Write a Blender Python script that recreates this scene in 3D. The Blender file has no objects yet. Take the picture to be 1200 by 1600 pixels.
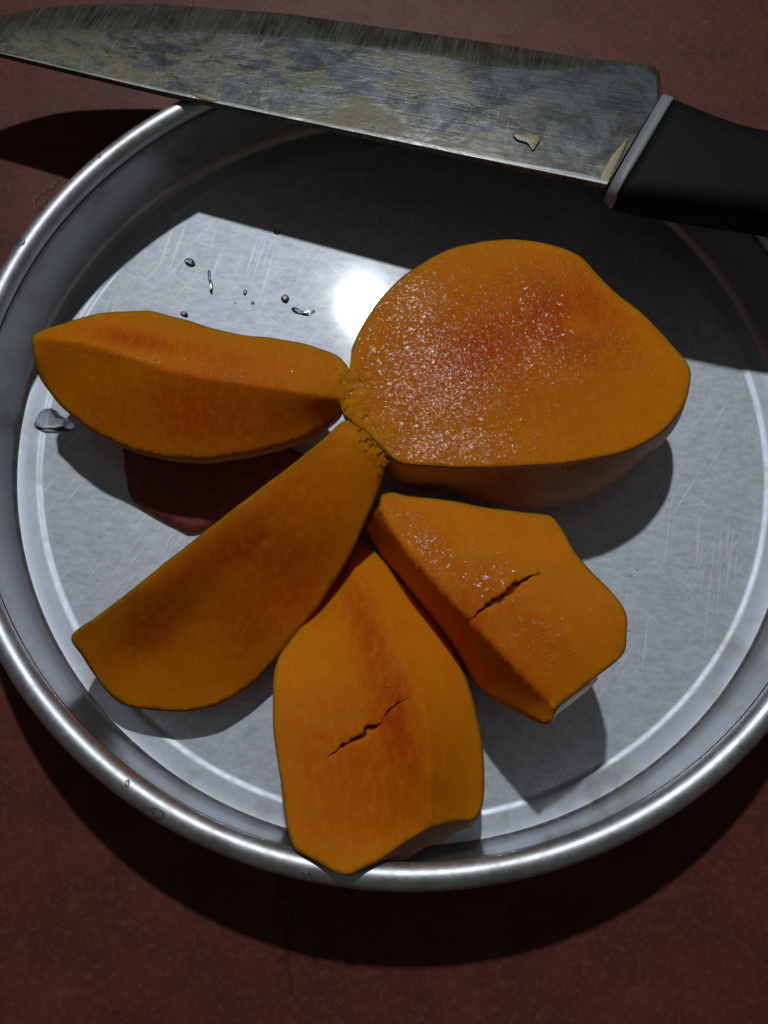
import bpy, math, random
import numpy as np
from mathutils import Matrix, Vector
from mathutils.geometry import delaunay_2d_cdt

random.seed(4)
scene = bpy.context.scene
COL = scene.collection
S = 0.01                                   # everything below is laid out in centimetres

# ---------------------------------------------------------------- camera
FPX = 1250.0                               # focal length in photo pixels (1200 x 1600)
CAM = np.array([-0.8001, -10.1723, 23.6416])
ROT = np.array([[0.99997622, -0.00210683, -0.00656644],
                [0.0, 0.95218947, -0.30550812],
                [0.00689615, 0.30550085, 0.95216683]])
cam_data = bpy.data.cameras.new('camera')
cam_data.sensor_fit = 'VERTICAL'
cam_data.sensor_height = 36.0
cam_data.lens = FPX / 1600.0 * 36.0
cam_data.clip_start = 0.01
cam_data.clip_end = 50.0
cam = bpy.data.objects.new('camera', cam_data)
COL.objects.link(cam)
m = Matrix([list(ROT[i]) + [CAM[i] * S] for i in range(3)] + [[0, 0, 0, 1]])
cam.matrix_world = m
scene.camera = cam

# ---------------------------------------------------------------- light of the dim room and the one lamp
world = bpy.data.worlds.new('World')
scene.world = world
world.use_nodes = True
bg = world.node_tree.nodes['Background']
bg.inputs['Color'].default_value = (1.0, 0.97, 0.92, 1)
bg.inputs['Strength'].default_value = 0.045

lamp_data = bpy.data.lights.new('lamp', 'AREA')
lamp_data.shape = 'DISK'
lamp_data.size = 0.055
lamp_data.energy = 12.6
lamp_data.color = (0.95, 0.98, 1.0)
lamp = bpy.data.objects.new('lamp', lamp_data)
COL.objects.link(lamp)
LAMP = np.array([-4.606, 93.134, 140.33])
lamp.location = LAMP * S
lamp.rotation_euler = (Vector((0, 0, 0)) - Vector(LAMP)).to_track_quat('-Z', 'Y').to_euler()

scene.view_settings.view_transform = 'Standard'
scene.view_settings.look = 'None'
scene.view_settings.exposure = 0.0
scene.view_settings.gamma = 1.0
scene.view_settings.use_curve_mapping = False


# ---------------------------------------------------------------- helpers
def bk(px, py, z):
    """photo pixel + height above the plate floor (cm) -> point (cm)"""
    d = ROT @ np.array([(px - 600) / FPX, -(py - 800) / FPX, -1.0])
    return CAM + d * ((z - CAM[2]) / d[2])


def props(o, label=None, cat=None, group=None, kind=None):
    for k, v in (('label', label), ('category', cat), ('group', group), ('kind', kind)):
        if v:
            o[k] = v
    return o


def empty(name, loc_cm, label, cat, group=None):
    o = bpy.data.objects.new(name, None)
    o.empty_display_size = 0.01
    COL.objects.link(o)
    o.location = np.array(loc_cm) * S
    return props(o, label, cat, group)


def mesh_obj(name, verts_cm, faces, mat, parent=None, smooth=True, attrs=None, origin=None):
    v = np.array(verts_cm, float)
    base = np.zeros(3)
    if parent is not None:
        base = np.array(parent.location) / S
    elif origin is not None:
        base = np.array(origin, float)
    me = bpy.data.meshes.new(name)
    me.from_pydata([tuple(p) for p in (v - base) * S], [], [tuple(int(i) for i in f) for f in faces])
    me.validate()
    if smooth:
        me.polygons.foreach_set('use_smooth', [True] * len(me.polygons))
    for k, a in (attrs or {}).items():
        at = me.attributes.new(k, 'FLOAT', 'POINT')
        at.data.foreach_set('value', np.asarray(a, np.float32))
    me.materials.append(mat)
    me.update()
    o = bpy.data.objects.new(name, me)
    COL.objects.link(o)
    if parent is not None:
        o.parent = parent
    elif origin is not None:
        o.location = base * S
    return o


def catmull(P, closed, step):
    P = np.array(P, float)
    n = len(P)
    out = []
    rng = range(n) if closed else range(n - 1)
    for i in rng:
        if closed:
            p0, p1, p2, p3 = P[i - 1], P[i], P[(i + 1) % n], P[(i + 2) % n]
        else:
            p1, p2 = P[i], P[i + 1]
            p0 = P[i - 1] if i > 0 else 2 * p1 - p2
            p3 = P[i + 2] if i + 2 < n else 2 * p2 - p1
        k = max(1, int(round(np.linalg.norm(p2 - p1) / step)))
        m1, m2 = (p2 - p0) * 0.5, (p3 - p1) * 0.5
        L = np.linalg.norm(p2 - p1)
        for mm in (m1, m2):                      # no overshoot on uneven spacing
            q = np.linalg.norm(mm)
            if q > L:
                mm *= L / q
        for j in range(k):
            t = j / k
            out.append((2*t**3-3*t**2+1)*p1 + (t**3-2*t**2+t)*m1 + (-2*t**3+3*t**2)*p2 + (t**3-t**2)*m2)
    if not closed:
        out.append(P[-1])
    return np.array(out)


def rbf(pts, vals):
    pts = np.array(pts, float)
    n = len(pts)
    D = np.linalg.norm(pts[:, None] - pts[None], axis=2)
    A = np.zeros((n + 3, n + 3))
    A[:n, :n] = D + np.eye(n) * -0.003
    A[:n, n] = 1
    A[:n, n+1:] = pts
    A[n:, :n] = A[:n, n:].T
    w = np.linalg.solve(A + np.eye(n + 3) * 1e-9, np.concatenate([vals, [0, 0, 0]]))

    def f(q):
        q = np.atleast_2d(q)
        K = np.linalg.norm(q[:, None] - pts[None], axis=2)
        return K @ w[:n] + w[n] + q @ w[n+1:]
    return f


def inside(poly, q):
    x, y = q[:, 0], q[:, 1]
    c = np.zeros(len(q), bool)
    n = len(poly)
    for i in range(n):
        x1, y1 = poly[i]
        x2, y2 = poly[i - 1]
        k = (y1 > y) != (y2 > y)
        with np.errstate(divide='ignore', invalid='ignore'):
            c ^= k & (x < (x2 - x1) * (y - y1) / (y2 - y1) + x1)
    return c


def seg_dist(q, line):
    d = np.full(len(q), 1e9)
    for a, b in zip(line[:-1], line[1:]):
        ab = b - a
        t = np.clip(((q - a) @ ab) / (ab @ ab), 0, 1)
        d = np.minimum(d, np.linalg.norm(q - (a + t[:, None] * ab), axis=1))
    return d


# ---------------------------------------------------------------- material helpers
class NT:
    def __init__(self, name):
        self.m = bpy.data.materials.new(name)
        self.m.use_nodes = True
        self.t = self.m.node_tree
        self.t.nodes.clear()
        self.out = self.t.nodes.new('ShaderNodeOutputMaterial')

    def n(self, typ, **kw):
        nd = self.t.nodes.new(typ)
        ins = kw.pop('ins', {})
        for k, v in kw.items():
            setattr(nd, k, v)
        for k, v in ins.items():
            self.set(nd, k, v)
        return nd

    def set(self, nd, k, v):
        s = nd.inputs[k]
        if isinstance(v, bpy.types.NodeSocket):
            self.t.links.new(v, s)
        else:
            s.default_value = v

    def noise(self, vec, scale, detail=3, rough=0.55, dist=0.0):
        return self.n('ShaderNodeTexNoise', ins={'Vector': vec, 'Scale': scale, 'Detail': detail,
                                                 'Roughness': rough, 'Distortion': dist}).outputs['Fac']

    def ramp(self, fac, stops):
        r = self.n('ShaderNodeValToRGB', ins={'Fac': fac})
        e = r.color_ramp.elements
        while len(e) < len(stops):
            e.new(0.5)
        for el, (p, c) in zip(e, stops):
            el.position = p
            el.color = (c, c, c, 1) if not isinstance(c, tuple) else c + (1,)
        return r.outputs['Color']

    def math(self, op, a, b=0.0, clamp=False):
        nd = self.n('ShaderNodeMath', operation=op, use_clamp=clamp)
        self.set(nd, 0, a)
        self.set(nd, 1, b)
        return nd.outputs[0]

    def mix(self, fac, a, b, blend='MIX'):
        nd = self.n('ShaderNodeMix', data_type='RGBA', blend_type=blend)
        self.set(nd, 0, fac)
        self.set(nd, 6, a if isinstance(a, bpy.types.NodeSocket) else tuple(a) + (1,))
        self.set(nd, 7, b if isinstance(b, bpy.types.NodeSocket) else tuple(b) + (1,))
        return nd.outputs[2]

    def bump(self, h, dist, strength=1.0, normal=None):
        nd = self.n('ShaderNodeBump', ins={'Height': h, 'Distance': dist, 'Strength': strength})
        if normal is not None:
            self.set(nd, 'Normal', normal)
        return nd.outputs[0]

    def obj(self):
        return self.n('ShaderNodeTexCoord').outputs['Object']

    def mapping(self, vec, rot=(0, 0, 0), scale=(1, 1, 1), loc=(0, 0, 0)):
        return self.n('ShaderNodeMapping', ins={'Vector': vec, 'Rotation': rot, 'Scale': scale,
                                                'Location': loc}).outputs[0]

    def attr(self, name):
        return self.n('ShaderNodeAttribute', attribute_name=name).outputs['Fac']

    def principled(self, **ins):
        p = self.n('ShaderNodeBsdfPrincipled', ins={k.replace('_', ' '): v for k, v in ins.items()})
        return p.outputs[0]

    def done(self, sh):
        self.t.links.new(sh, self.out.inputs['Surface'])
        return self.m


def rgba(*c):
    return tuple(c) + (1,)


def mat_floor():
    k = NT('red_oxide_floor')
    c = k.obj()
    big = k.noise(c, 9, 5, 0.6)
    mid = k.noise(c, 60, 6, 0.65, 0.4)
    fine = k.noise(c, 900, 3, 0.6)
    col = k.mix(k.ramp(big, [(0.3, 0.0), (0.7, 1.0)]), (0.112, 0.025, 0.016), (0.150, 0.039, 0.025))
    col = k.mix(k.ramp(mid, [(0.35, 0.0), (0.68, 1.0)]), col, (0.072, 0.016, 0.012))
    pale = k.ramp(k.noise(c, 130, 5, 0.7, 0.6), [(0.60, 0.0), (0.74, 1.0)])
    grit = k.ramp(k.noise(c, 480, 4, 0.75), [(0.50, 0.0), (0.74, 1.0)])
    col = k.mix(k.math('MULTIPLY', grit, 0.5), col, (0.21, 0.085, 0.06))
    col = k.mix(k.math('MULTIPLY', pale, 0.45), col, (0.20, 0.085, 0.06))
    spots = k.n('ShaderNodeTexVoronoi', ins={'Vector': c, 'Scale': 170.0, 'Randomness': 1.0})
    dots = k.ramp(spots.outputs['Distance'], [(0.05, 1.0), (0.09, 0.0)])
    keep = k.ramp(k.noise(c, 45, 2), [(0.56, 0.0), (0.6, 1.0)])
    dots = k.math('MULTIPLY', dots, keep)
    col = k.mix(dots, col, (0.012, 0.008, 0.008))
    # hairline cracks here and there
    wob = k.n('ShaderNodeVectorMath', operation='MULTIPLY_ADD')
    k.set(wob, 0, k.n('ShaderNodeTexNoise', ins={'Vector': c, 'Scale': 70.0, 'Detail': 5.0}).outputs['Color'])
    wob.inputs[1].default_value = (0.035, 0.035, 0)
    k.set(wob, 2, c)
    cr = k.n('ShaderNodeTexVoronoi', feature='DISTANCE_TO_EDGE', ins={'Vector': wob.outputs[0], 'Scale': 9.0})
    crack = k.ramp(cr.outputs['Distance'], [(0.0, 1.0), (0.010, 0.0)])
    crack = k.math('MULTIPLY', crack, k.ramp(k.noise(k.mapping(c, loc=(4, 9, 0)), 14, 2), [(0.54, 0.0), (0.62, 1.0)]))
    col = k.mix(k.math('MULTIPLY', crack, 0.75), col, (0.02, 0.012, 0.012))
    h = k.math('ADD', k.math('MULTIPLY', fine, 0.35), mid)
    h = k.math('SUBTRACT', h, k.math('MULTIPLY', crack, 1.2))
    h = k.math('SUBTRACT', h, k.math('MULTIPLY', dots, 0.8))
    rough = k.ramp(mid, [(0.3, 0.40), (0.7, 0.55)])
    return k.done(k.principled(Base_Color=col, Roughness=rough, Specular_IOR_Level=0.28,
                               Normal=k.bump(h, 0.00025, 0.5)))


def mat_aluminium():
    k = NT('scratched_aluminium')
    c = k.obj()
    n1 = k.noise(c, 40, 3, 0.6)
    # wiping scratches in several directions
    tot = None
    for ang, sc, lo, seed in ((1.35, (1000, 30), 0.60, 0.0), (0.95, (1100, 34), 0.61, 3.1), (2.4, (900, 40), 0.64, 5.2)):
        v = k.mapping(c, rot=(0, 0, -ang), loc=(seed, seed, 0))
        v = k.mapping(v, scale=(sc[1], sc[0], 1))
        s = k.ramp(k.noise(v, 1.0, 1, 0.5, 0.15), [(lo, 0.0), (lo + 0.12, 1.0)])
        keep = k.ramp(k.noise(k.mapping(c, loc=(seed * 2, 1, 0)), 38, 1), [(0.40, 0.0), (0.62, 1.0)])
        s = k.math('MULTIPLY', s, keep)
        tot = s if tot is None else k.math('MAXIMUM', tot, s)
    specks = k.n('ShaderNodeTexVoronoi', ins={'Vector': c, 'Scale': 240.0})
    pit = k.ramp(specks.outputs['Distance'], [(0.05, 1.0), (0.085, 0.0)])
    pit = k.math('MULTIPLY', pit, k.ramp(n1, [(0.55, 0.0), (0.60, 1.0)]))
    # slightly stained, mottled metal
    mott = k.noise(k.mapping(c, rot=(0, 0, 0.6), scale=(1, 2.2, 1)), 260, 4, 0.7)
    col = k.mix(k.ramp(mott, [(0.35, 0.0), (0.7, 1.0)]), (0.66, 0.715, 0.80), (0.47, 0.515, 0.59))
    col = k.mix(k.math('MULTIPLY', tot, 0.55), col, (0.95, 0.96, 0.97))
    col = k.mix(pit, col, (0.10, 0.10, 0.10))
    h = k.math('ADD', k.math('MULTIPLY', tot, 0.6), k.math('MULTIPLY', mott, 0.5))
    nrm = k.bump(h, 0.00004, 0.5)
    broad = k.principled(Base_Color=col, Metallic=0.45, Roughness=0.6, Normal=nrm)
    clear = k.n('ShaderNodeBsdfGlossy', distribution='GGX', ins={'Color': rgba(0.86, 0.87, 0.89),
                                             'Roughness': k.ramp(n1, [(0.3, 0.05), (0.7, 0.07)])}).outputs[0]
    mixs = k.n('ShaderNodeMixShader', ins={0: 0.10, 1: broad, 2: clear}).outputs[0]
    return k.done(mixs)


def mat_wall(name, lo, hi, r0, r1, metal=0.97):
    k = NT(name)
    c = k.obj()
    n1 = k.noise(c, 60, 4, 0.6)
    n2 = k.noise(c, 420, 3, 0.65)
    dirt = k.ramp(n1, [(0.52, 0.0), (0.72, 1.0)])
    col = k.mix(n2, lo, hi)
    col = k.mix(k.math('MULTIPLY', dirt, 0.5), col, (0.20, 0.175, 0.14))
    return k.done(k.principled(Base_Color=col, Metallic=metal, Roughness=k.ramp(n2, [(0.3, r0), (0.7, r1)]),
                               Normal=k.bump(n2, 0.00006, 0.5)))


def mat_flesh():
    k = NT('mango_flesh')
    c = k.obj()
    red = k.attr('red')
    wet = k.attr('wet')
    crack = k.attr('crack')
    fib = k.attr('fibre')
    n1 = k.noise(c, 130, 5, 0.65)
    n2 = k.noise(k.mapping(c, rot=(0, 0, 0.5), scale=(1.0, 0.45, 1)), 520, 3, 0.65)
    yel = k.mix(n1, (0.58, 0.163, 0.003), (0.73, 0.245, 0.006))
    org = k.mix(n1, (0.43, 0.042, 0.001), (0.55, 0.088, 0.002))
    n0 = k.noise(c, 42, 3, 0.55, 0.5)
    fac = k.math('ADD', red, k.math('MULTIPLY', k.math('SUBTRACT', n1, 0.5), 0.35))
    fac = k.math('ADD', fac, k.math('MULTIPLY', k.math('SUBTRACT', n0, 0.5), 0.7), clamp=True)
    col = k.mix(fac, yel, org)
    col = k.mix(k.math('MULTIPLY', k.ramp(n2, [(0.45, 0.0), (0.8, 1.0)]), 0.45), col, (0.76, 0.275, 0.010))
    col = k.mix(k.math('MULTIPLY', fib, k.ramp(n2, [(0.3, 0.35), (0.7, 0.9)])), col, (0.62, 0.24, 0.006))
    col = k.mix(crack, col, (0.15, 0.014, 0.003))
    # juicy grain: small beads that catch the lamp, many where the cut is wet and few elsewhere
    g1 = k.noise(c, 980, 2, 0.55, 0.6)
    low = k.math('SUBTRACT', 0.68, k.math('MULTIPLY', wet, 0.33))
    bead = k.math('MULTIPLY', k.math('SUBTRACT', g1, low), 9.0, clamp=True)
    grain = k.math('MULTIPLY', g1, k.math('ADD', k.math('MULTIPLY', wet, 1.45), 0.22))
    drag = k.noise(k.mapping(c, rot=(0, 0, 1.1), scale=(1.0, 0.06, 1)), 700, 2, 0.5)
    pits = k.ramp(k.n('ShaderNodeTexVoronoi', ins={'Vector': c, 'Scale': 210.0}).outputs['Distance'], [(0.03, 0.0), (0.16, 1.0)])
    pits = k.math('MULTIPLY', k.math('SUBTRACT', pits, 1.0), k.ramp(n1, [(0.50, 0.0), (0.58, 1.0)]))
    pore = k.math('ADD', k.math('MULTIPLY', n2, 0.30), k.math('ADD', k.math('MULTIPLY', drag, 0.25), k.math('MULTIPLY', pits, 0.5)))
    h = k.math('ADD', k.math('ADD', grain, pore), k.math('MULTIPLY', bead, 0.25))
    h = k.math('ADD', h, k.math('MULTIPLY', k.math('MULTIPLY', fib, n2), 2.5))
    nrm = k.bump(h, 0.00026, 1.0)
    rough = k.math('SUBTRACT', 0.55, k.math('MULTIPLY', bead, 0.29))
    spec = k.math('ADD', 0.03, k.math('MULTIPLY', bead, 0.5))
    return k.done(k.principled(Base_Color=col, Roughness=rough, Specular_IOR_Level=spec,
                               Subsurface_Weight=0.8, Subsurface_Radius=(1.0, 0.32, 0.06),
                               Subsurface_Scale=0.006, Normal=nrm))


def mat_skin():
    k = NT('mango_skin')
    c = k.obj()
    a = k.noise(c, 26, 3, 0.5)
    b = k.noise(c, 260, 4, 0.65)
    col = k.mix(k.ramp(a, [(0.32, 0.0), (0.55, 1.0)]), (0.34, 0.055, 0.028), (0.46, 0.19, 0.06))
    lent = k.n('ShaderNodeTexVoronoi', ins={'Vector': c, 'Scale': 420.0})
    dots = k.ramp(lent.outputs['Distance'], [(0.10, 1.0), (0.2, 0.0)])
    col = k.mix(k.math('MULTIPLY', dots, 0.35), col, (0.36, 0.22, 0.10))
    col = k.mix(k.math('MULTIPLY', k.ramp(b, [(0.5, 0.0), (0.75, 1.0)]), 0.4), col, (0.10, 0.03, 0.02))
    return k.done(k.principled(Base_Color=col, Roughness=0.42, Specular_IOR_Level=0.4,
                               Normal=k.bump(b, 0.0003, 0.5)))


def mat_blade(bevel=False):
    k = NT('ground_steel' if bevel else 'stained_steel')
    c = k.mapping(k.obj(), rot=(0, 0, 0.23))     # x runs along the knife
    brush = k.noise(k.mapping(c, scale=(14, 1100, 1)) if not bevel else k.mapping(c, rot=(0, 0, 0.12), scale=(1500, 60, 1)),
                    1.0, 3, 0.6)
    cross = k.noise(k.mapping(c, rot=(0, 0, 0.2), scale=(900, 60, 1)), 1.0, 2, 0.6)
    cloud = k.noise(k.mapping(c, scale=(0.8, 1.5, 1)), 38, 6, 0.7, 0.6)
    cloud2 = k.noise(k.mapping(c, scale=(0.7, 1.6, 1), loc=(3, 1, 0)), 170, 5, 0.75, 0.9)
    both = k.math('ADD', k.math('MULTIPLY', cloud, 0.6), k.math('MULTIPLY', cloud2, 0.4))
    stain = k.ramp(both, [(0.47, 0.0), (0.57, 1.0)])
    dark = k.ramp(k.noise(k.mapping(c, loc=(2, 2, 0)), 75, 6, 0.75, 0.7), [(0.43, 0.0), (0.60, 1.0)])
    col = k.mix(brush, (0.05, 0.055, 0.064), (0.14, 0.15, 0.168))
    drop = k.noise(c, 480, 3, 0.65)
    if bevel:
        col = k.mix(k.math('MULTIPLY', dark, 0.85), (0.10, 0.098, 0.085), (0.025, 0.024, 0.018))
        col = k.mix(k.math('MULTIPLY', stain, 0.5), col, (0.085, 0.07, 0.03))
        col = k.mix(k.ramp(brush, [(0.46, 0.0), (0.75, 0.75)]), col, (0.24, 0.235, 0.21))
        sm = k.math('MULTIPLY', stain, 0.3)
        metal = 0.55
    else:
        across, along = k.attr('across'), k.attr('along')  # tones across and along the blade: part wear and stain, part painted reflections
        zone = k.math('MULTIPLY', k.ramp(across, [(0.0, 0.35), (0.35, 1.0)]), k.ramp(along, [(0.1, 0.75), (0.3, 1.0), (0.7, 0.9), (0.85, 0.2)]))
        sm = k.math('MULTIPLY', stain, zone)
        wear_sheen = k.math('MULTIPLY', k.ramp(across, [(0.45, 0.0), (1.0, 1.0)]), k.ramp(drop, [(0.35, 0.3), (0.65, 1.0)]))
        col = k.mix(k.math('MULTIPLY', wear_sheen, 0.45), col, (0.34, 0.345, 0.34))
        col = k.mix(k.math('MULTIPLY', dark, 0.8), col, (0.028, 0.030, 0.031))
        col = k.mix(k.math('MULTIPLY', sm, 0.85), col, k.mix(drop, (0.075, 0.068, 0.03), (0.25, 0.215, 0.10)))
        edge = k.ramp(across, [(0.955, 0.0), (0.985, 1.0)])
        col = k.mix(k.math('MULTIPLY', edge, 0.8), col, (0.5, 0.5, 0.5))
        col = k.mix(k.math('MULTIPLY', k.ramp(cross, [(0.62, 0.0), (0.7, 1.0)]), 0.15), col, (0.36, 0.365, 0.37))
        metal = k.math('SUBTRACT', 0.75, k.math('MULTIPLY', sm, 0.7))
    rough = k.math('ADD', 0.36, k.math('MULTIPLY', sm, 0.15))
    h = k.math('ADD', k.math('MULTIPLY', brush, 0.6), k.math('MULTIPLY', k.math('MULTIPLY', sm, drop), 1.5))
    return k.done(k.principled(Base_Color=col, Metallic=metal, Roughness=rough, Normal=k.bump(h, 0.00014, 0.7)))


def mat_simple(name, col, rough, var=0.15, scale=200, bumpd=0.0001, **kw):
    k = NT(name)
    c = k.obj()
    n = k.noise(c, scale, 4, 0.6)
    d = tuple(x * (1 - var) for x in col)
    cc = k.mix(n, d, tuple(min(1, x * (1 + var)) for x in col))
    return k.done(k.principled(Base_Color=cc, Roughness=rough, Normal=k.bump(n, bumpd, 0.5), **kw))


def mat_water():
    k = NT('water')
    clear = k.n('ShaderNodeBsdfTransparent', ins={'Color': rgba(0.93, 0.94, 0.95)}).outputs[0]
    bend = k.n('ShaderNodeBsdfRefraction', ins={'Color': rgba(1, 1, 1), 'Roughness': 0.02, 'IOR': 1.33}).outputs[0]
    body = k.n('ShaderNodeMixShader', ins={0: 0.25, 1: clear, 2: bend}).outputs[0]
    gl = k.n('ShaderNodeBsdfGlossy', ins={'Color': rgba(1, 1, 1), 'Roughness': 0.05}).outputs[0]
    fr = k.n('ShaderNodeFresnel', ins={'IOR': 1.6}).outputs[0]
    return k.done(k.n('ShaderNodeMixShader', ins={0: fr, 1: body, 2: gl}).outputs[0])


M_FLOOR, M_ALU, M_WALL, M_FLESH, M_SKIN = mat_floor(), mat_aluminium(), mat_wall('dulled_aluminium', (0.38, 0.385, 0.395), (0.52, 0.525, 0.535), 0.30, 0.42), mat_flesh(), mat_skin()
M_SHEET = mat_simple('mottled_dark_red', (0.17, 0.032, 0.022), 0.5, 0.9, 300, 0.0009)
M_RIND = mat_simple('cut_rind', (0.20, 0.075, 0.02), 0.5, 0.4, 300, 0.0002)
M_GLINT = mat_simple('painted_rind_glint', (0.62, 0.56, 0.50), 0.45, 0.25, 400, 0.0003)  # lamp glint along a rind edge, painted as a pale strip
M_TAN = mat_simple('tan_mango_skin', (0.30, 0.15, 0.085), 0.5, 0.5, 350, 0.0006)
M_BAND = mat_wall('brushed_aluminium', (0.40, 0.44, 0.51), (0.58, 0.635, 0.73), 0.46, 0.56, 0.6)
M_RIM = mat_wall('burnished_aluminium', (0.46, 0.48, 0.51), (0.64, 0.66, 0.69), 0.42, 0.54)
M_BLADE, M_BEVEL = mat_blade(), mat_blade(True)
M_HANDLE = mat_simple('black_handle_plastic', (0.0035, 0.004, 0.004), 0.62, 0.4, 500, 0.0002, Specular_IOR_Level=0.12)
M_COLLAR = mat_simple('pale_grey_plastic', (0.24, 0.25, 0.265), 0.5, 0.15, 150)
M_PULP = mat_simple('dried_mango_pulp', (0.30, 0.26, 0.14), 0.4, 0.3, 600, 0.0003)
M_WATER = mat_water()

# ---------------------------------------------------------------- the floor
ZF = -0.15
o = mesh_obj('floor', [(-150, -150, ZF), (150, -150, ZF), (150, 150, ZF), (-150, 150, ZF)], [(0, 1, 2, 3)], M_FLOOR,
             smooth=False, origin=(0, 0, ZF))
props(o, 'dark red oxide cement floor under the plate', 'floor', kind='structure')


# ---------------------------------------------------------------- the plate
def arc(cx, cz, r, a0, a1, n):
    return [(cx + r * math.cos(math.radians(a0 + (a1 - a0) * i / n)), cz + r * math.sin(math.radians(a0 + (a1 - a0) * i / n)))
            for i in range(n + 1)]


def lathe(profile, n):
    vs, fs = [], []
    m_ = len(profile)
    for i in range(n):
        a = 2 * math.pi * i / n
        wob = 1 + 0.0006 * math.sin(2 * a + 0.7) + 0.0004 * math.sin(5 * a)
        for r, z in profile:
            vs.append((r * wob * math.cos(a), r * wob * math.sin(a), z))
    for i in range(n):
        j = (i + 1) % n
        for q in range(m_ - 1):
            fs.append((i * m_ + q, j * m_ + q, j * m_ + q + 1, i * m_ + q + 1))
    return vs, fs


plate = empty('metal_plate', (0, 0, ZF), 'round scratched aluminium plate with raised rim holding the cut mango', 'plate')
inner = [(0.004, 0.0), (3, 0.0), (6, 0.0), (9, 0.0), (11.2, 0.0), (11.42, 0.0)]
inner += [(11.46, 0.004), (11.50, 0.014), (11.54, 0.030), (11.58, 0.044), (11.62, 0.052), (11.67, 0.056)]
inner += [(11.9, 0.072), (12.1, 0.088), (12.18, 0.105), (12.25, 0.16), (12.31, 0.27), (12.35, 0.42)]
inner += [(12.40, 0.9), (12.42, 1.5), (12.42, 2.1), (12.38, 2.35), (12.345, 2.45)]
cut = 14
v, f = lathe(inner[:6], 220)
mesh_obj('dish', v, f, M_ALU, plate)
v, f = lathe(inner[5:cut + 1], 220)
mesh_obj('outer_band', v, f, M_BAND, plate)
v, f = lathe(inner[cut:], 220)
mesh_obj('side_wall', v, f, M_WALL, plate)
bead = arc(12.67, 2.60, 0.33, 205, -60, 18)
v, f = lathe(bead, 220)
mesh_obj('rim', v, f, M_RIM, plate)
outer = [(12.80, 2.32), (12.52, 2.20), (12.50, 1.5), (12.48, 0.5), (12.42, 0.15), (12.25, -0.06), (12.0, -0.12), (11.5, -0.147), (0.01, -0.147)]
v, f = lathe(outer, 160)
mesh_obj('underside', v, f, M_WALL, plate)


# ---------------------------------------------------------------- mango pieces
def blob(q, px, py, z, rx, ry, ang=0.0):
    """soft patch 0..1 round a photo position, radii in cm"""
    c0 = bk(px, py, z)[:2]
    d = q - c0
    ca, sa = math.cos(ang), math.sin(ang)
    u = (d[:, 0] * ca + d[:, 1] * sa) / rx
    w = (-d[:, 0] * sa + d[:, 1] * ca) / ry
    return np.exp(-(u * u + w * w))


def vnoise(q, s, seed):
    rs = np.random.RandomState(seed)
    out = np.zeros(len(q))
    for i in range(14):
        k_ = rs.normal(size=q.shape[1]) * s
        out += np.sin(q @ k_ + rs.uniform(0, 6.28))
    return out / 14 ** 0.5


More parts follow.
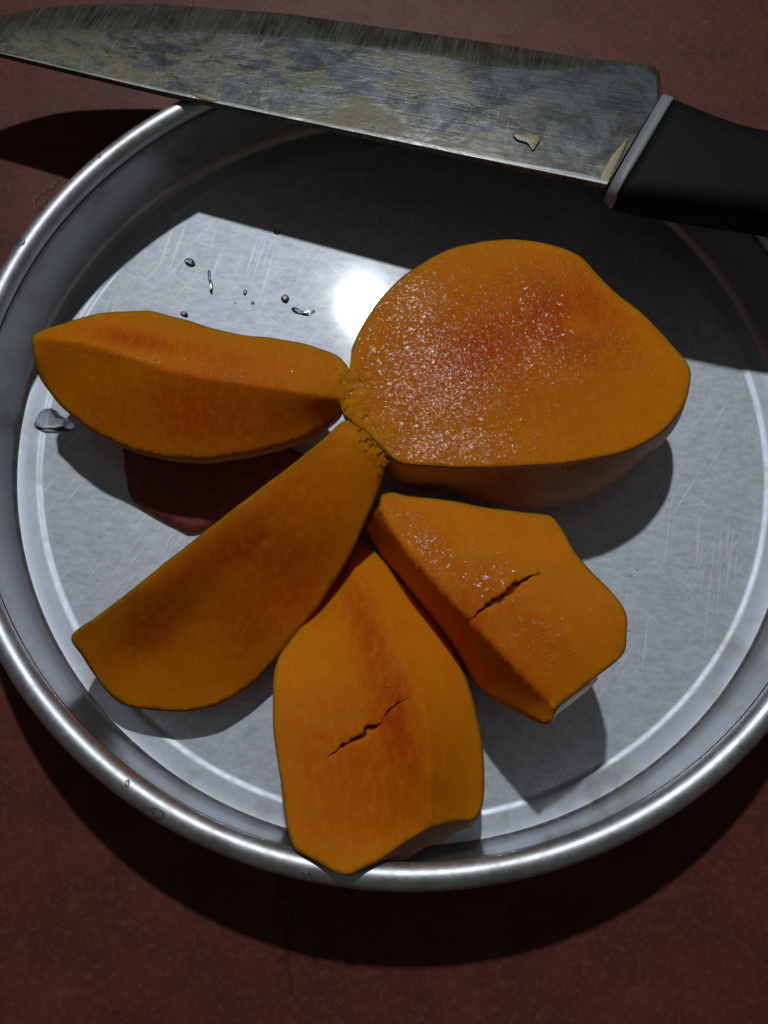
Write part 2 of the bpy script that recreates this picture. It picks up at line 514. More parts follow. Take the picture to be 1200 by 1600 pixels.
def mango(name, label, bound, inner_pts, contact, seed, crease=False, red=(), wet=(), cracks=(), fibre=(), dents=(), bulge=None,
          pale=(), npow=2.2, step=0.09):
    B = catmull([bk(*p) for p in bound], True, 0.11)
    B[:, :2] += 0.012 * np.stack([vnoise(B, 3.0, seed), vnoise(B, 3.0, seed + 1)], 1)
    ctrl = [bk(*p) for p in bound]
    if inner_pts:
        for line in inner_pts:
            L3 = catmull([bk(*p) for p in line], False, 0.12) if len(line) > 1 else np.array([bk(*line[0])])
            ctrl += list(L3)
    ctrl = np.array(list(B[::2]) + ctrl[len(bound):])
    ridge = None
    if crease:                                   # two flat cuts that meet along the first inner line
        ridge = catmull([bk(*p) for p in inner_pts[0]], False, 0.08)
        ext = np.vstack([ridge[:1] - 3 * (ridge[8:9] - ridge[:1]), ridge, ridge[-1:] + 3 * (ridge[-1:] - ridge[-9:-8])])

        def side_of(q):
            best, sg = np.full(len(q), 1e9), np.zeros(len(q))
            for a_, b_ in zip(ext[:-1, :2], ext[1:, :2]):
                ab = b_ - a_
                t_ = np.clip(((q - a_) @ ab) / (ab @ ab), 0, 1)
                dv = q - (a_ + t_[:, None] * ab)
                d_ = np.linalg.norm(dv, axis=1)
                k_ = d_ < best - 1e-9
                best = np.where(k_, d_, best)
                sg = np.where(k_, ab[0] * (q[:, 1] - a_[1]) - ab[1] * (q[:, 0] - a_[0]), sg)
            return sg > 0
        cs = side_of(ctrl[:, :2])
        dr = seg_dist(ctrl[:, :2], ridge[:, :2])
        fsd = []
        for flag in (True, False):
            k_ = (cs == flag) & (dr > 0.06)
            P_ = np.vstack([ctrl[k_], ridge[::2]])
            fsd.append(rbf(P_[:, :2], P_[:, 2]))

        def zf(q):
            return np.where(side_of(q), fsd[0](q), fsd[1](q))
    else:
        zf = rbf(ctrl[:, :2], ctrl[:, 2])
    poly = B[:, :2]
    lo, hi = poly.min(0), poly.max(0)
    gx, gy = np.meshgrid(np.arange(lo[0], hi[0], step), np.arange(lo[1], hi[1], step * 0.87))
    gx = gx + (np.arange(gx.shape[0]) % 2)[:, None] * step / 2
    q = np.stack([gx.ravel(), gy.ravel()], 1)
    rs = np.random.RandomState(seed)
    q += rs.uniform(-0.2, 0.2, q.shape) * step
    q = q[inside(poly, q)]
    edge = np.vstack([poly, poly[:1]])
    q = q[seg_dist(q, edge) > step * 0.6]
    if crease:
        rp = ridge[2:-2, :2]
        rp = rp[inside(poly, rp)]
        rp = rp[seg_dist(rp, edge) > step * 0.6]
        q = q[seg_dist(q, rp) > step * 0.5]
    else:
        rp = np.zeros((0, 2))
    clines = []
    for cl in cracks:
        L3 = catmull([bk(*p) for p in cl['line']], False, 0.05)[:, :2]
        nrm_ = np.stack([-(np.gradient(L3[:, 1])), np.gradient(L3[:, 0])], 1)
        nrm_ /= np.linalg.norm(nrm_, axis=1)[:, None] + 1e-9
        L3 = L3 + nrm_ * ((vnoise(L3, 8.0, seed + 5) * 0.020 + vnoise(L3, 22.0, seed + 6) * 0.016))[:, None]
        t = np.linspace(0, 1, len(L3))
        wd = cl['w'] * (np.sin(np.pi * np.clip(t, 0.02, 0.98)) ** 0.6) * np.clip(0.8 + 0.35 * vnoise(L3, 14, seed + 9), 0.35, 1.25)
        if cl.get('gap'):
            wd = wd * (1 - 0.85 * np.exp(-((t - cl['gap']) / 0.09) ** 2))
        wd = np.clip(wd, 0.006, None)
        clines.append((L3, wd, cl['d']))
        q = q[seg_dist(q, L3) > 0.13]
        rp = rp[seg_dist(rp, L3) > 0.13] if len(rp) else rp
        for off in (0, -0.55, 0.55, -1.05, 1.05, -2.2, 2.2):
            q = np.vstack([q, L3 + nrm_ * (off * wd)[:, None]])
    nb = len(poly)
    allp = np.vstack([poly, rp, q])
    cons = [(i, (i + 1) % nb) for i in range(nb)]
    cons += [(nb + i, nb + i + 1) for i in range(len(rp) - 1) if np.linalg.norm(rp[i] - rp[i + 1]) < 0.13]
    res = delaunay_2d_cdt([Vector(p) for p in allp], cons, [], 1, 1e-5)
    V = np.array([tuple(p) for p in res[0]])
    F = [tuple(t_) for t_ in res[2]]
    Z = zf(V)
    orig = res[3]
    for i, og in enumerate(orig):
        if og and og[0] < nb:
            Z[i] = B[og[0], 2]
    de = seg_dist(V, edge)
    soft = np.clip(de / 0.25, 0, 1)
    Z += soft * (0.012 * vnoise(V, 1.3, seed + 2) + 0.003 * vnoise(V, 5, seed + 3) + 0.002 * vnoise(V, 14, seed + 4))
    for (px, py, z, r, dep) in dents:
        Z -= dep * blob(V, px, py, z, r, r) * soft
    crk = np.zeros(len(V))
    for L3, wd, dep in clines:
        dd = np.linalg.norm(V[:, None] - L3[None], axis=2)
        j = dd.argmin(1)
        rel = dd[np.arange(len(V)), j] / wd[j]
        g = np.clip(1.0 - rel, 0, 1) ** 0.7
        Z -= dep * g * np.clip(wd[j] / 0.05, 0.2, 1)
        crk = np.maximum(crk, np.clip(1.5 * g, 0, 1))
    A = {k_: np.zeros(len(V)) for k_ in ('red', 'wet', 'fibre')}
    for k_, lst in (('red', red), ('wet', wet), ('fibre', fibre)):
        for (px, py, z, rx, ry, ang, amt) in lst:
            A[k_] = np.maximum(A[k_], amt * blob(V, px, py, z, rx, ry, ang)) if amt > 0 else A[k_] * (1 + amt * blob(V, px, py, z, rx, ry, ang))
    A['red'] *= 0.35 + 0.65 * np.clip(de / 0.55, 0, 1)
    A['crack'] = crk
    if A['fibre'].max() > 0:
        Z += soft * A['fibre'] * (0.03 * vnoise(V, 9, seed + 7) + 0.02 * vnoise(V, 16, seed + 8))
    c0 = bk(*contact, 0.0)
    root = empty(name, (c0[0], c0[1], 0.0), label, 'mango', 'pieces of one cut mango')
    flip = []
    for t_ in F:
        a, b, c = V[t_[0]], V[t_[1]], V[t_[2]]
        flip.append(t_ if (b[0]-a[0])*(c[1]-a[1]) - (b[1]-a[1])*(c[0]-a[0]) > 0 else t_[::-1])
    # skin: rings from the cut edge round and under to the plate
    K = 22
    rings = []
    ctr = np.array([c0[0], c0[1]])
    bl = np.zeros(nb)
    if bulge:
        for (px, py, z, rad, amt) in bulge:
            bl = np.maximum(bl, amt * np.exp(-(np.linalg.norm(B[:, :2] - bk(px, py, z)[:2], axis=1) / rad) ** 2))
    dirs = B[:, :2] - ctr
    dirs /= np.linalg.norm(dirs, axis=1)[:, None]
    for j in range(K):
        th = math.pi / 2 * j / (K - 1)
        w = max(0.0, math.cos(th)) ** (2 / npow)
        vv = math.sin(th) ** (2 / npow)
        xy = ctr + (B[:, :2] - ctr) * w + dirs * (bl * math.sin(2 * th) * 1.0)[:, None]
        z = B[:, 2] * (1 - vv)
        if 0 < j < K - 1:
            P = np.column_stack([xy, z])
            xy = xy + dirs * (0.02 * vnoise(P, 1.2, seed + 11) * math.sin(th))[:, None]
        if j == K - 1:
            z = np.zeros(nb) + 0.002
        rings.append(np.column_stack([xy, z]))
    vs = np.vstack(rings[:-1] + [np.array([[ctr[0], ctr[1], 0.002]])])
    fs = []
    ccw = ((poly[:, 0] * np.roll(poly[:, 1], -1) - np.roll(poly[:, 0], -1) * poly[:, 1]).sum()) > 0
    for j in range(K - 2):
        for i in range(nb):
            a, b = j * nb + i, j * nb + (i + 1) % nb
            qd = (a, a + nb, b + nb, b)
            fs.append(qd if ccw else qd[::-1])
    last = len(vs) - 1
    for i in range(nb):
        a, b = (K - 2) * nb + i, (K - 2) * nb + (i + 1) % nb
        fs.append((a, last, b) if ccw else (b, last, a))
    mesh_obj('skin', vs, fs, M_SKIN, root)
    # the flesh itself is a closed body: cut face above, the same rings just inside the skin below
    where = {}
    for i, og in enumerate(orig):
        for g_ in og:
            if g_ < nb:
                where[g_] = i
    n0 = len(V)
    low = []
    for r_ in rings[2:-1]:
        low.append(np.column_stack([r_[:, :2] - dirs * 0.03, r_[:, 2] + 0.03]))
    low = np.vstack(low + [np.array([[ctr[0], ctr[1], 0.035]])])
    fv = np.vstack([np.column_stack([V, Z]), low])
    ff = list(flip)
    nl = K - 3
    for i in range(nb):
        i2 = (i + 1) % nb
        tops = [(where[i], where[i2], n0 + i2, n0 + i)]
        tops += [(n0 + j * nb + i, n0 + j * nb + i2, n0 + (j + 1) * nb + i2, n0 + (j + 1) * nb + i) for j in range(nl - 1)]
        tops += [(n0 + (nl - 1) * nb + i, n0 + (nl - 1) * nb + i2, n0 + nl * nb)]
        ff += [t_[::-1] for t_ in tops] if ccw else tops
    A = {k_: np.concatenate([a_, np.zeros(len(low))]) for k_, a_ in A.items()}
    mesh_obj('flesh', fv, ff, M_FLESH, root, attrs=A)
    # thin cut edge of the rind
    out = np.array([[0, 0, 0.004]]) * np.ones((nb, 1))
    r0 = B + out
    r1 = np.column_stack([B[:, :2] + dirs * 0.012, B[:, 2] - 0.005])
    r2 = np.column_stack([B[:, :2] + dirs * (0.016 + bl * 0.04)[:, None], B[:, 2] - 0.05])
    rv = np.vstack([r0, r1, r2])
    torn = np.zeros(nb)                          # no rind where the piece is torn at the stem
    for (px, py, z, rx, ry, ang, amt) in fibre:
        torn = np.maximum(torn, blob(B[:, :2], px, py, z, rx, ry, ang))
    rf = []
    for q_ in range(2):
        for i in range(nb):
            if torn[i] > 0.25:
                continue
            a, b = q_ * nb + i, q_ * nb + (i + 1) % nb
            rf.append((a, a + nb, b + nb, b) if ccw else (b, b + nb, a + nb, a))
    mesh_obj('rind_edge', rv, rf, M_RIND, root)
    for (p0, p1, width, mat_, drop) in pale:  # strips beyond the cut edge: skin facet on one, painted lamp glint on another
        i0 = int(np.linalg.norm(B - bk(*p0), axis=1).argmin())
        i1 = int(np.linalg.norm(B - bk(*p1), axis=1).argmin())
        if i1 < i0:
            i0, i1 = i1, i0
        idx = list(range(i0, i1 + 1))
        n_ = len(idx)
        rows = []
        for q_ in range(5):
            u = q_ / 4
            w_ = width * np.sin(np.pi * np.clip(np.linspace(0.04, 0.96, n_), 0, 1)) ** 0.5 * (1 + 0.07 * vnoise(B[idx], 4, seed + 3))
            rows.append(np.column_stack([B[idx][:, :2] + dirs[idx] * (0.024 + w_ * u)[:, None], B[idx][:, 2] - drop * u ** 0.8 + 0.003]))
        pv = np.vstack(rows)
        pf = []
        for q_ in range(4):
            for i in range(n_ - 1):
                a = q_ * n_ + i
                pf.append((a, a + n_, a + n_ + 1, a + 1) if ccw else (a + 1, a + n_ + 1, a + n_, a))
        mesh_obj('skin_or_glint_strip', pv, pf, mat_, root)
    return root


BIG = [(545, 578, 3.2), (550, 545, 3.2), (567, 508, 3.2), (595, 466, 3.15), (640, 425, 3.1), (690, 395, 3.0), (740, 380, 2.95),
       (800, 374, 2.9), (860, 382, 2.85), (905, 400, 2.8), (932, 427, 2.8), (965, 460, 2.8), (1010, 496, 2.8), (1048, 537, 2.8),
       (1076, 572, 2.8), (1075, 608, 2.8), (1060, 645, 2.85), (1025, 680, 2.95), (970, 705, 3.05), (890, 721, 3.15), (810, 728, 3.2),
       (730, 729, 3.25), (660, 726, 3.25), (625, 722, 3.2), (603, 706, 3.2), (572, 674, 3.15), (538, 648, 3.1), (529, 604, 3.12)]
half = mango('mango_half', 'largest mango piece with wet glistening cut face and dark red skin side', BIG,
             [[(850, 400, 2.97), (900, 460, 3.0), (945, 520, 3.0), (985, 590, 3.0)], [(850, 490, 2.92)], [(700, 560, 3.2)],
              [(650, 480, 3.12), (600, 560, 3.2)], [(800, 640, 3.15)], [(920, 640, 3.08)]],
             (815, 610), 21,
             red=[(870, 500, 3, 2.3, 1.7, 0.2, 1.0), (770, 540, 3, 2.6, 1.9, 0.5, 0.85), (840, 620, 3, 2.5, 0.9, 0.2, 0.4),
                  (905, 515, 3, 0.55, 0.5, 0.3, -0.55)],
             wet=[(690, 590, 3.2, 2.6, 2.9, 0.6, 1.0), (650, 480, 3.1, 1.6, 1.8, 0.6, 0.85), (700, 690, 3.2, 2.6, 0.9, 0, 1.0),
                  (900, 420, 2.9, 0.7, 1.4, 0.6, 0.7), (975, 540, 2.9, 0.5, 1.6, 0.6, 0.6), (820, 540, 3, 3.6, 3.0, 0, 0.68),
                  (960, 650, 3, 1.9, 0.8, 0, -0.75), (760, 400, 3, 1.4, 0.4, 0, -0.6), (900, 510, 3, 0.7, 0.5, 0, -0.6)],
             fibre=[(560, 610, 3.2, 0.6, 1.0, 0, 0.9), (590, 680, 3.2, 0.7, 0.7, 0, 0.9)],
             dents=[(800, 452, 2.95, 0.45, 0.05), (895, 510, 2.95, 0.8, -0.06), (650, 690, 3.2, 0.5, 0.04)],
             bulge=[(860, 725, 3.1, 3.4, 1.35), (1050, 640, 2.9, 2.4, 0.7), (660, 727, 3.2, 1.6, 0.8)], npow=2.3)

LEFT = [(52, 525, 2.9), (90, 508, 3.0), (150, 491, 3.0), (195, 486, 3.0), (240, 487, 3.0), (290, 500, 3.05), (340, 515, 3.05),
        (390, 524, 3.05), (430, 529, 3.05), (480, 538, 3.05), (520, 552, 3.1), (545, 577, 3.15), (542, 602, 3.15), (538, 626, 3.1),
        (533, 641, 2.8), (523, 653, 2.5), (500, 669, 2.3), (470, 685, 2.2), (430, 698, 2.1), (390, 707, 2.1), (350, 714, 2.1),
        (310, 717, 2.05), (270, 715, 2.0), (230, 708, 1.95), (195, 697, 1.9), (160, 681, 1.9), (130, 663, 1.95), (100, 638, 2.0),
        (78, 612, 2.1), (60, 585, 2.35), (53, 555, 2.7)]
wedge = mango('mango_slice', 'long mango wedge with two cut faces resting alone beside the water puddle', LEFT,
      [[(70, 528, 3.0), (130, 536, 3.1), (200, 556, 3.2), (270, 580, 3.25), (350, 595, 3.25), (450, 609, 3.2), (515, 620, 3.15)],
       [(200, 515, 3.06)], [(320, 545, 3.1)], [(420, 565, 3.12)], [(270, 650, 2.62)], [(400, 655, 2.66)], [(150, 610, 2.55)]],
      (310, 600), 31, crease=True,
      red=[(230, 535, 3.1, 1.7, 0.35, -0.25, 0.95), (330, 560, 3.1, 1.5, 0.4, -0.2, 0.5), (300, 640, 2.6, 4.2, 1.3, -0.1, 0.75),
           (510, 635, 2.9, 0.8, 0.3, 0.2, 0.8)],
      wet=[(220, 560, 3.2, 2.2, 0.12, -0.25, 0.7), (330, 575, 3.1, 1.5, 0.5, -0.2, 0.3)],
      fibre=[(540, 600, 3.1, 0.5, 0.7, 0, 0.9)], dents=[(250, 530, 3.1, 0.8, 0.05), (520, 640, 2.8, 0.25, 0.1)], npow=2.3)

sheet_px = [(195, 696, 0.5), (193, 716, 0.42), (197, 745, 0.30), (201, 772, 0.20), (224, 795, 0.17), (258, 813, 0.15), (298, 832, 0.14), (345, 815, 0.14), (400, 775, 0.2),
           (450, 735, 0.3), (470, 708, 0.4), (430, 694, 0.55), (370, 694, 0.6), (300, 692, 0.6), (240, 686, 0.55)]
fb = catmull([bk(*p) for p in sheet_px], True, 0.12)
fb[:, :2] += 0.03 * np.stack([vnoise(fb, 4.0, 3), vnoise(fb, 4.0, 5)], 1)
fc = bk(330, 735, 0.40)
vs, fs = [fc + np.array([0, 0, 0.05])], []
NR = 7
for j in range(1, NR + 1):
    for p in fb:
        q_ = fc + (p - fc) * j / NR
        vs.append(q_ + np.array([0, 0, 0.05 * (1 - (j / NR) ** 2)]))
nb = len(fb)
for i in range(nb):
    fs.append((0, 1 + i, 1 + (i + 1) % nb))
for j in range(NR - 1):
    for i in range(nb):
        a, b = 1 + j * nb + i, 1 + j * nb + (i + 1) % nb
        fs.append((a, a + nb, b + nb, b))
base_n = len(vs)
vs = vs + [p - np.array([0, 0, 0.06]) for p in vs]           # real thickness
fs = fs + [tuple(base_n + t for t in f_[::-1]) for f_ in fs]
for i in range(nb):
    a, b = 1 + (NR - 1) * nb + i, 1 + (NR - 1) * nb + (i + 1) % nb
    fs.append((b, a, a + base_n, b + base_n))
o = mesh_obj('dark_red_sheet', vs, fs, M_SHEET, wedge)  # thin dark red sheet low under the wedge
o['label'] = 'thin dark red sheet showing beneath the wedge'

LOWLEFT = [(540, 656, 3.1), (500, 690, 3.25), (450, 730, 3.35), (400, 768, 3.4), (350, 807, 3.4), (300, 846, 3.3), (250, 885, 3.1),
           (200, 925, 2.8), (155, 960, 2.4), (112, 995, 2.0), (130, 1028, 1.65), (150, 1058, 1.35), (170, 1082, 1.15), (190, 1099, 1.0),
           (222, 1107, 1.0), (260, 1110, 1.0), (300, 1109, 0.95), (340, 1100, 0.95), (375, 1082, 0.9), (402, 1060, 0.9),
           (440, 1018, 1.05), (475, 975, 1.25), (502, 940, 1.45), (530, 895, 1.7), (555, 850, 2.0), (575, 805, 2.3), (590, 765, 2.6),
           (600, 735, 2.9), (603, 708, 3.1), (578, 674, 3.15)]
mango('mango_slice', 'mango wedge with one broad shaded smooth face and pointed free tip', LOWLEFT,
      [[(500, 700, 3.2), (420, 765, 3.32), (330, 835, 3.3), (240, 905, 3.0), (170, 960, 2.4)],
       [(400, 880, 2.45)], [(470, 850, 2.5)], [(300, 970, 2.0)], [(330, 1040, 1.4)], [(520, 780, 2.75)], [(220, 1020, 1.6)]],
      (395, 900), 41,
      red=[(330, 880, 2.9, 3.2, 0.75, 0.68, 0.9), (250, 960, 2.4, 1.6, 0.8, 0.6, 0.8), (430, 900, 2.3, 3.4, 1.8, 0.7, 0.7),
           (330, 930, 2.3, 0.9, 0.4, 0.5, -0.4)],
      wet=[(430, 830, 2.6, 0.5, 0.5, 0, 0.35)],
      fibre=[(575, 690, 3.1, 0.75, 0.6, -0.6, 0.95)],
      dents=[(330, 930, 2.3, 0.7, 0.06), (412, 850, 2.5, 0.12, 0.05), (420, 845, 2.5, 0.08, 0.05), (500, 800, 2.6, 0.10, 0.05), (470, 760, 2.9, 0.1, 0.04)], npow=2.3)

BOTTOM = [(552, 838, 0.9), (585, 862, 1.0), (618, 900, 1.15), (652, 936, 1.3), (680, 972, 1.45), (705, 1010, 1.55), (722, 1045, 1.6),
          (737, 1085, 1.6), (746, 1125, 1.6), (754, 1165, 1.6), (757, 1205, 1.55), (756, 1240, 1.5), (750, 1266, 1.5), (738, 1281, 1.55),
          (712, 1284, 1.8), (676, 1291, 2.3), (640, 1311, 2.6), (605, 1335, 2.9), (572, 1354, 3.1), (540, 1366, 3.25),
          (500, 1348, 3.1), (463, 1326, 2.95), (450, 1295, 2.85), (445, 1265, 2.75), (440, 1230, 2.7), (434, 1190, 2.6), (428, 1150, 2.5),
          (426, 1110, 2.35), (427, 1062, 2.1), (432, 1036, 1.8), (444, 1012, 1.5), (470, 978, 1.2), (500, 938, 1.0), (525, 893, 0.9)]
mango('mango_slice', 'mango wedge with a jagged crack whose broad end leans on the plate rim', BOTTOM,
      [[(548, 870, 1.15), (575, 940, 1.9), (605, 1000, 2.4), (640, 1050, 2.65), (660, 1100, 2.8), (668, 1160, 2.8), (672, 1220, 2.7)],
       [(520, 1000, 1.9)], [(520, 1100, 2.45)], [(530, 1220, 2.7)], [(580, 1120, 2.6)], [(580, 1280, 2.85)]],
      (590, 1130), 51, crease=True,
      red=[(580, 1010, 2.4, 0.5, 2.2, 0.25, 0.8), (615, 1130, 2.7, 0.65, 1.9, 0.05, 1.0), (560, 1220, 2.7, 1.9, 1.7, 0.3, 0.7),
           (640, 1190, 2.7, 0.5, 1.0, 0, 0.8)],
      wet=[(600, 1060, 2.6, 0.6, 1.4, 0.2, 0.22)],
      cracks=[dict(line=[(514, 1182, 2.6), (540, 1163, 2.6), (565, 1148, 2.65), (572, 1136, 2.65), (590, 1130, 2.7), (612, 1106, 2.7), (636, 1092, 2.7)], w=0.085, d=0.15, gap=0.66)],
      dents=[(510, 1030, 2, 0.1, 0.04), (490, 1085, 2.3, 0.1, 0.05), (500, 1155, 2.5, 0.1, 0.05), (470, 1110, 2.3, 0.1, 0.03), (600, 1010, 2.4, 0.4, 0.04)],
      bulge=[(665, 1300, 2.3, 1.0, 0.75), (610, 1332, 2.8, 0.8, 0.6)],
      pale=[((742, 1279, 1.5), (560, 1358, 3.15), 0.42, M_TAN, 0.85)], npow=2.3)

RIGHT = [(592, 790, 2.3), (600, 770, 2.3), (640, 773, 2.3), (700, 783, 2.4), (760, 793, 2.6), (820, 801, 2.8), (858, 806, 3.0),
         (876, 825, 3.1), (896, 861, 3.3), (920, 888, 3.4), (950, 920, 3.6), (970, 943, 3.7), (979, 963, 3.7), (979, 990, 3.7), (976, 1015, 3.65),
         (960, 1035, 3.6), (938, 1052, 3.55), (905, 1079, 3.45), (872, 1104, 3.35), (856, 1130, 3.1), (810, 1112, 2.5), (762, 1085, 1.9),
         (735, 1058, 1.5), (710, 1028, 1.2), (675, 980, 1.0), (640, 930, 1.0), (605, 880, 1.0), (575, 838, 1.1), (570, 825, 1.4), (578, 808, 1.9)]
mango('mango_slice', 'mango wedge with jagged crack lying right beside the largest piece', RIGHT,
      [[(598, 798, 2.4), (620, 835, 2.65), (650, 875, 2.95), (690, 920, 3.2), (735, 968, 3.4), (780, 1015, 3.5), (825, 1062, 3.5), (862, 1098, 3.38)],
       [(740, 860, 3.1)], [(830, 900, 3.4)], [(880, 1000, 3.6)], [(690, 830, 2.8)]],
      (800, 960), 61, crease=True,
      red=[(690, 980, 2.2, 3.6, 0.7, -0.8, 1.0), (800, 960, 3.4, 2.0, 0.9, -0.8, 0.45), (690, 870, 3, 1.3, 0.5, -0.8, 0.4),
           (740, 960, 3.3, 1.2, 0.5, -0.8, 0.6)],
      wet=[(660, 840, 2.9, 1.4, 0.6, -0.9, 0.75), (760, 900, 3.2, 1.5, 0.9, -0.7, 0.5), (840, 1000, 3.5, 1.2, 1.0, -0.7, 0.45)],
      cracks=[dict(line=[(737, 966, 3.4), (765, 944, 3.4), (790, 928, 3.4), (812, 910, 3.4), (838, 897, 3.4)], w=0.105, d=0.18)],
      bulge=[(900, 1082, 3.4, 0.9, 0.06)],
      pale=[((935, 1054, 3.5), (857, 1128, 3.1), 0.13, M_GLINT, 0.10)], npow=2.3)

# torn stringy flesh at the stem, where the pieces still hang together
rs = np.random.RandomState(8)
vs, fs = [], []
spots = [(545, 590), (553, 625), (548, 648), (563, 655), (580, 672), (592, 690), (604, 706), (612, 714), (560, 600), (575, 690)]
for i in range(55):
    a = spots[rs.randint(len(spots))]
    p = bk(a[0] + rs.normal() * 9, a[1] + rs.normal() * 9, 3.075 + rs.uniform(0, 0.05))
    ang = rs.normal(-0.6, 0.7)
    ln = rs.uniform(0.08, 0.22)
    d = np.array([math.cos(ang), math.sin(ang), 0])
    side = np.array([-d[1], d[0], 0])
    r = rs.uniform(0.016, 0.034)
    n0 = len(vs)
    for t in np.linspace(0, 1, 5):
        cpt = p + d * ln * (t - 0.5) + np.array([0, 0, 0.025 * math.sin(math.pi * t)]) + side * 0.05 * math.sin(3 * t + i)
        rr = r * (0.35 + math.sin(math.pi * (0.12 + 0.76 * t)))
        for q in range(6):
            b_ = q * math.pi / 3
            vs.append(cpt + side * rr * math.cos(b_) + np.array([0, 0, rr * math.sin(b_)]))
    for t in range(4):
        for q in range(6):
            fs.append((n0 + t*6 + q, n0 + t*6 + (q+1) % 6, n0 + t*6 + 6 + (q+1) % 6, n0 + t*6 + 6 + q))
one = np.ones(len(vs))
o = mesh_obj('torn_fibres', vs, fs, M_FLESH, half, attrs={'fibre': one * 0.1, 'red': one * 0.45, 'wet': one * 0.15, 'crack': one * 0})
props(o, kind='stuff')


# ---------------------------------------------------------------- the knife
def kz(X):
    return 3.10 + 0.037 * (X + 7.4)


def spine_y(X):
    return 11.75 - 0.235 * (X + 7.5)          # the blade dips a little from spine to edge


def kp(px, py, dz=0.0):
    z = 3.3
    for _ in range(6):
        p = bk(px, py, z)
        z = kz(p[0]) + dz - 0.10 * max(0.0, p[1] - spine_y(p[0]))
    return bk(px, py, z)


knife = empty('kitchen_knife', kp(300, 150, -0.1), 'large stained kitchen knife with black handle laid across the plate rim', 'knife')


def sample(line, n):
    L3 = np.array(line, float)
    s = np.concatenate([[0], np.cumsum(np.linalg.norm(np.diff(L3, axis=0), axis=1))])
    t = np.linspace(0, s[-1], n)
    return np.stack([np.interp(t, s, L3[:, k_]) for k_ in range(L3.shape[1])], 1)


NST = 90
edge_l = catmull([(-118, 70), (-85, 54), (-45, 39), (0, 26), (55, 14), (120, 8), (240, 6), (350, 14), (450, 22), (600, 43), (700, 57),
                  (800, 72), (900, 89), (970, 96), (1005, 101), (1030, 109), (1032, 152)], False, 8)
grind_l = catmull([(-116, 71), (-80, 62), (0, 52), (60, 49), (215, 50), (300, 52), (430, 60), (520, 68), (600, 78), (680, 90), (760, 105),
                   (820, 112), (870, 113), (920, 108), (965, 105), (1000, 108), (1022, 122), (1026, 160)], False, 8)
spine_l = catmull([(-114, 72), (-60, 75), (0, 87), (125, 117), (270, 151), (600, 221), (800, 263), (946, 293)], False, 8)
E_, G_, S_ = sample(edge_l, NST), sample(grind_l, NST), sample(spine_l, NST)
thick = np.clip(np.linspace(0, 14, NST), 0.12, 1.0)


def strip(rows, name, mat, closed=False, across=None):
    n = len(rows)
    vs_ = np.vstack(rows)
    fs_ = []
    for r_ in range(n if closed else n - 1):
        for i in range(NST - 1):
            a = r_ * NST + i
            b = ((r_ + 1) % n) * NST + i
            fs_.append((a, a + 1, b + 1, b))
    at = None
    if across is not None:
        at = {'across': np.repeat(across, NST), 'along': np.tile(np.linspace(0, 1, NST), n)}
    return mesh_obj(name, vs_, fs_, mat, knife, attrs=at)


up = np.array([0, 0, 1.0])
Ep = np.array([kp(*p) for p in E_])
Gp = np.array([kp(*p) for p in G_])
Sp = np.array([kp(*p) for p in S_])
tt = thick[:, None]
M1 = Gp + (Sp - Gp) * 0.5
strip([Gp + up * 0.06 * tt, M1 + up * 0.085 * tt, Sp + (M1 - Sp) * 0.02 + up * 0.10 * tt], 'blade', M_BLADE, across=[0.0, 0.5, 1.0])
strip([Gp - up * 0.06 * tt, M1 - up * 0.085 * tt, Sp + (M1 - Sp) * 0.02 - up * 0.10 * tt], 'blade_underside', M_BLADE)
side = (Sp - M1) / np.linalg.norm(Sp - M1, axis=1)[:, None]
strip([Sp + (M1 - Sp) * 0.02 + up * 0.10 * tt, Sp + side * 0.012 + up * 0.06 * tt, Sp + side * 0.015 - up * 0.06 * tt, Sp + (M1 - Sp) * 0.02 - up * 0.10 * tt], 'spine', M_BEVEL)
strip([Gp + up * 0.06 * tt, Ep + up * 0.006, Ep - up * 0.006, Gp - up * 0.06 * tt], 'cutting_bevel', M_BEVEL)


def loft(name, mat, stations, half_t, nexp, n=28, cap=True):
    """stations: list of (far px, near px, dz); rounded-box sections"""
    vs_, fs_ = [], []
    for (u, l, dz), ht in zip(stations, half_t):
        pu, pl = kp(*u, dz), kp(*l, dz)
        c_ = (pu + pl) / 2
        w_ = (pu - pl) / 2
        for q in range(n):
            a = 2 * math.pi * q / n
            ca, sa = math.cos(a), math.sin(a)
            vs_.append(c_ + w_ * math.copysign(abs(ca) ** (2 / nexp), ca) + up * ht * math.copysign(abs(sa) ** (2 / nexp), sa))
    m_ = len(stations)
    for i in range(m_ - 1):
        for q in range(n):
            a, b = i * n + q, i * n + (q + 1) % n
            fs_.append((a, b, b + n, a + n))
    if cap:
        fs_.append(tuple(range(n))[::-1])
        fs_.append(tuple(range((m_ - 1) * n, m_ * n)))
    return mesh_obj(name, vs_, fs_, mat, knife)


loft('collar', M_COLLAR, [((1031, 158), (948, 303), 0), ((1034, 157), (946, 306), 0), ((1047, 163), (955, 318), 0.02), ((1049, 166), (960, 318), 0.02)],
     [0.50, 0.62, 0.68, 0.64], 3.2)
HU = catmull([(1048, 166), (1075, 180), (1112, 196), (1150, 210), (1200, 221), (1270, 228), (1350, 240), (1400, 262), (1420, 290)], False, 12)
HL = catmull([(958, 317), (1000, 326), (1060, 336), (1120, 345), (1200, 356), (1280, 372), (1350, 392), (1395, 395), (1418, 340)], False, 12)
n_h = 26
HU, HL = sample(HU, n_h), sample(HL, n_h)
ht = np.interp(np.linspace(0, 1, n_h), [0, 0.1, 0.5, 0.9, 1.0], [0.64, 0.72, 0.80, 0.8, 0.3])
loft('handle', M_HANDLE, [(tuple(u), tuple(l), 0.02 + 0.06 * i / n_h) for i, (u, l) in enumerate(zip(HU, HL))], ht, 3.6)


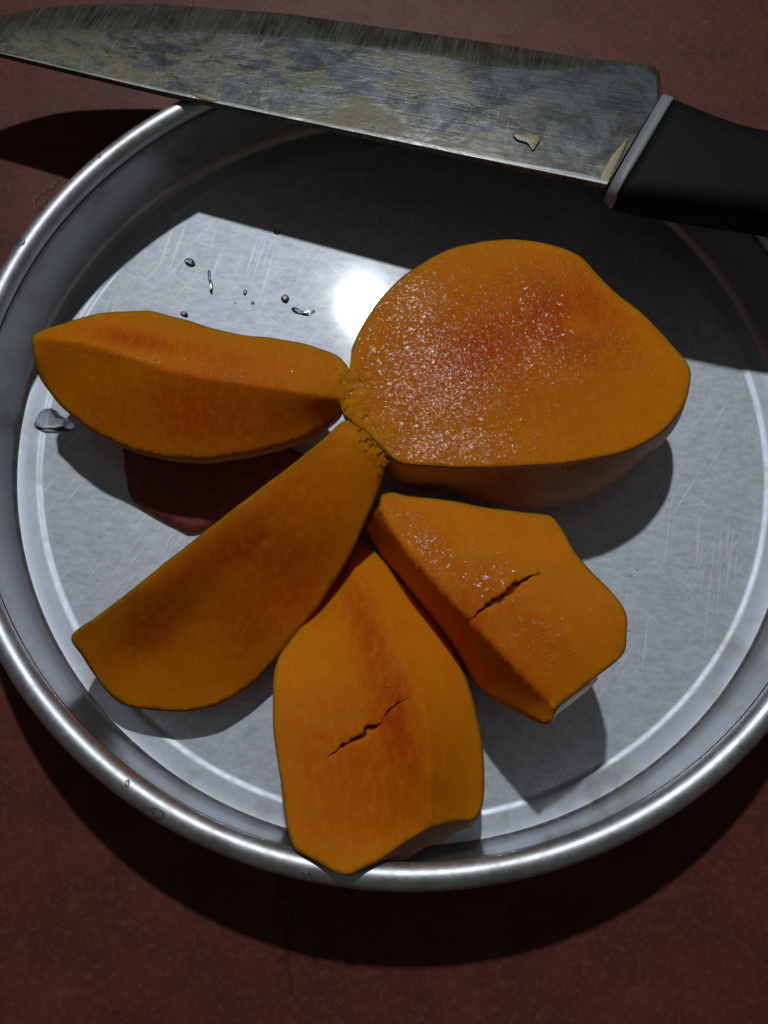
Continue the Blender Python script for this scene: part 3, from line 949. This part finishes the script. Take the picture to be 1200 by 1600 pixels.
def bit(name, outline, mat, parent, base_fn, height, seed, n_r=4, label=None, cat=None, group=None):
    """small domed lump or drop with the given pixel outline"""
    B = catmull([base_fn(*p) for p in outline], True, 0.03)
    c0 = B.mean(0)
    vs_ = [B]
    for j in range(1, n_r):
        t = j / n_r
        vs_.append(c0 + (B - c0) * math.cos(t * math.pi / 2) + up * height * math.sin(t * math.pi / 2))
    nb_ = len(B)
    V = np.vstack(vs_ + [np.array([c0 + up * height])])
    ccw = ((B[:, 0] * np.roll(B[:, 1], -1) - np.roll(B[:, 0], -1) * B[:, 1]).sum()) > 0
    fs_ = []
    for j in range(n_r - 1):
        for i in range(nb_):
            a, b = j * nb_ + i, j * nb_ + (i + 1) % nb_
            fs_.append((a, b, b + nb_, a + nb_))
    for i in range(nb_):
        fs_.append(((n_r - 1) * nb_ + i, (n_r - 1) * nb_ + (i + 1) % nb_, len(V) - 1))
    fs_.append(tuple(range(nb_))[::-1])
    if not ccw:
        fs_ = [t[::-1] for t in fs_]
    o_ = mesh_obj(name, V, fs_, mat, parent, origin=None if parent else c0)
    if label:
        props(o_, label, cat, group)
    return o_


on_blade = lambda x, y: kp(x, y, 0.085)
for outl, hh in (([(802, 209), (818, 210), (840, 211), (844, 217), (838, 228), (832, 235), (824, 224), (808, 218)], 0.02),
                 ([(945, 262), (960, 238), (975, 222), (982, 214), (972, 240), (958, 268), (948, 288), (938, 280)], 0.012),
                 ([(303, 146), (325, 150), (342, 158), (330, 160), (306, 153)], 0.05)):
    bit('dried_pulp', outl, M_PULP, knife, on_blade, hh, 1)

# ---------------------------------------------------------------- water on the plate
on_dish = lambda z: (lambda x, y: bk(x, y, z))


def ell(x, y, rx, ry, ang=0.0, wob=0.12):
    pts = []
    for i in range(10):
        a = i * math.pi / 5
        k_ = 1 + random.uniform(-wob, wob)
        u, w = rx * k_ * math.cos(a), ry * k_ * math.sin(a)
        pts.append((x + u * math.cos(ang) - w * math.sin(ang), y + u * math.sin(ang) + w * math.cos(ang)))
    return pts


bit('water_puddle', [(56, 655), (64, 643), (76, 637), (88, 642), (98, 651), (110, 657), (116, 666), (106, 674), (86, 674), (66, 673), (54, 667)],
    M_WATER, None, on_dish(0.06), 0.11, 3, 10, 'small clear water puddle on the plate groove beside a mango wedge', 'water')
bit('water_drop', [(16, 672), (22, 666), (30, 668), (31, 676), (24, 686), (16, 685)], M_WATER, None, on_dish(0.085), 0.08, 3, 5,
    'water drop at the foot of the plate wall near the puddle', 'water drop')
bit('water_drop', ell(131, 402, 9, 11), M_WATER, None, on_dish(0.09), 0.12, 3, 5, 'largest round water drop, in the corner of the plate wall under the knife tip', 'water drop')
bit('water_drop', [(325, 422), (329, 424), (330, 438), (333, 446), (332, 460), (328, 458), (328, 446), (325, 434)], M_WATER, None, on_dish(0.001), 0.03, 3, 4,
    'thin trickle of water on the plate floor, pointing at the left wedge', 'water drop')
bit('water_drop', [(455, 482), (462, 480), (472, 486), (482, 489), (490, 484), (492, 488), (482, 494), (470, 492), (460, 489)], M_WATER, None, on_dish(0.001), 0.03, 3, 4,
    'curved smear of water on the plate floor by the bright glare', 'water drop')
SMALL = 'pinhead water drop among the scratches on the plate floor'
named = {297: 'oval water drop beside the thin trickle on the plate floor', 446: 'round water drop just above the curved water smear',
         433: 'dark water drop on the edge of the knife shadow', 288: 'water drop half hidden behind the long mango wedge',
         240: 'tiny water drop on the plate groove ring'}
for x, y, rx, ry, a in ((297, 411, 9, 6, 0.4), (446, 467, 7, 6, 0.9), (433, 362, 6, 4, 0.1), (383, 457, 3, 5, 0.2), (395, 473, 3, 3, 0), (288, 491, 7, 4, 0.5), (240, 362, 4, 3, 0)):
    bit('water_drop', ell(x, y, rx, ry, a), M_WATER, None, on_dish(0.001), 0.0085 * (rx + ry), 3, 5,
        named.get(x, SMALL), 'water drop', 'water drops on the plate floor')


def on_rim(x, y):
    z = 2.9
    for _ in range(12):
        p = bk(x, y, z)
        r = math.hypot(p[0], p[1])
        z = 0.5 * z + 0.5 * (2.60 + math.sqrt(max(0.0, 0.33 ** 2 - (r - 12.67) ** 2)))
    return bk(x, y, z)


rim_named = {32: 'wide flattened water drop on the plate rim beside bare red floor', 247: 'oval water drop on the plate rim facing the shaded wedge',
             480: 'round water drop on the plate rim next to the wedge leaning on it', 199: 'narrow upright water drop on the inner side of the plate rim'}
for x, y, rx, ry, a in ((155, 243, 4, 4, 0), (65, 326, 4, 3, 0.4), (32, 378, 9, 6, -0.5), (247, 1270, 12, 7, 0.5), (480, 1369, 8, 7, 0.2), (199, 1224, 4, 6, 0.2)):
    bit('water_drop', ell(x, y, rx, ry, a), M_WATER, None, on_rim, 0.006 * (rx + ry), 3, 5,
        rim_named.get(x, 'tiny water drop on the plate rim just below the knife tip shadow'), 'water drop', 'water drops on the rim')

scene.render.engine = 'CYCLES'
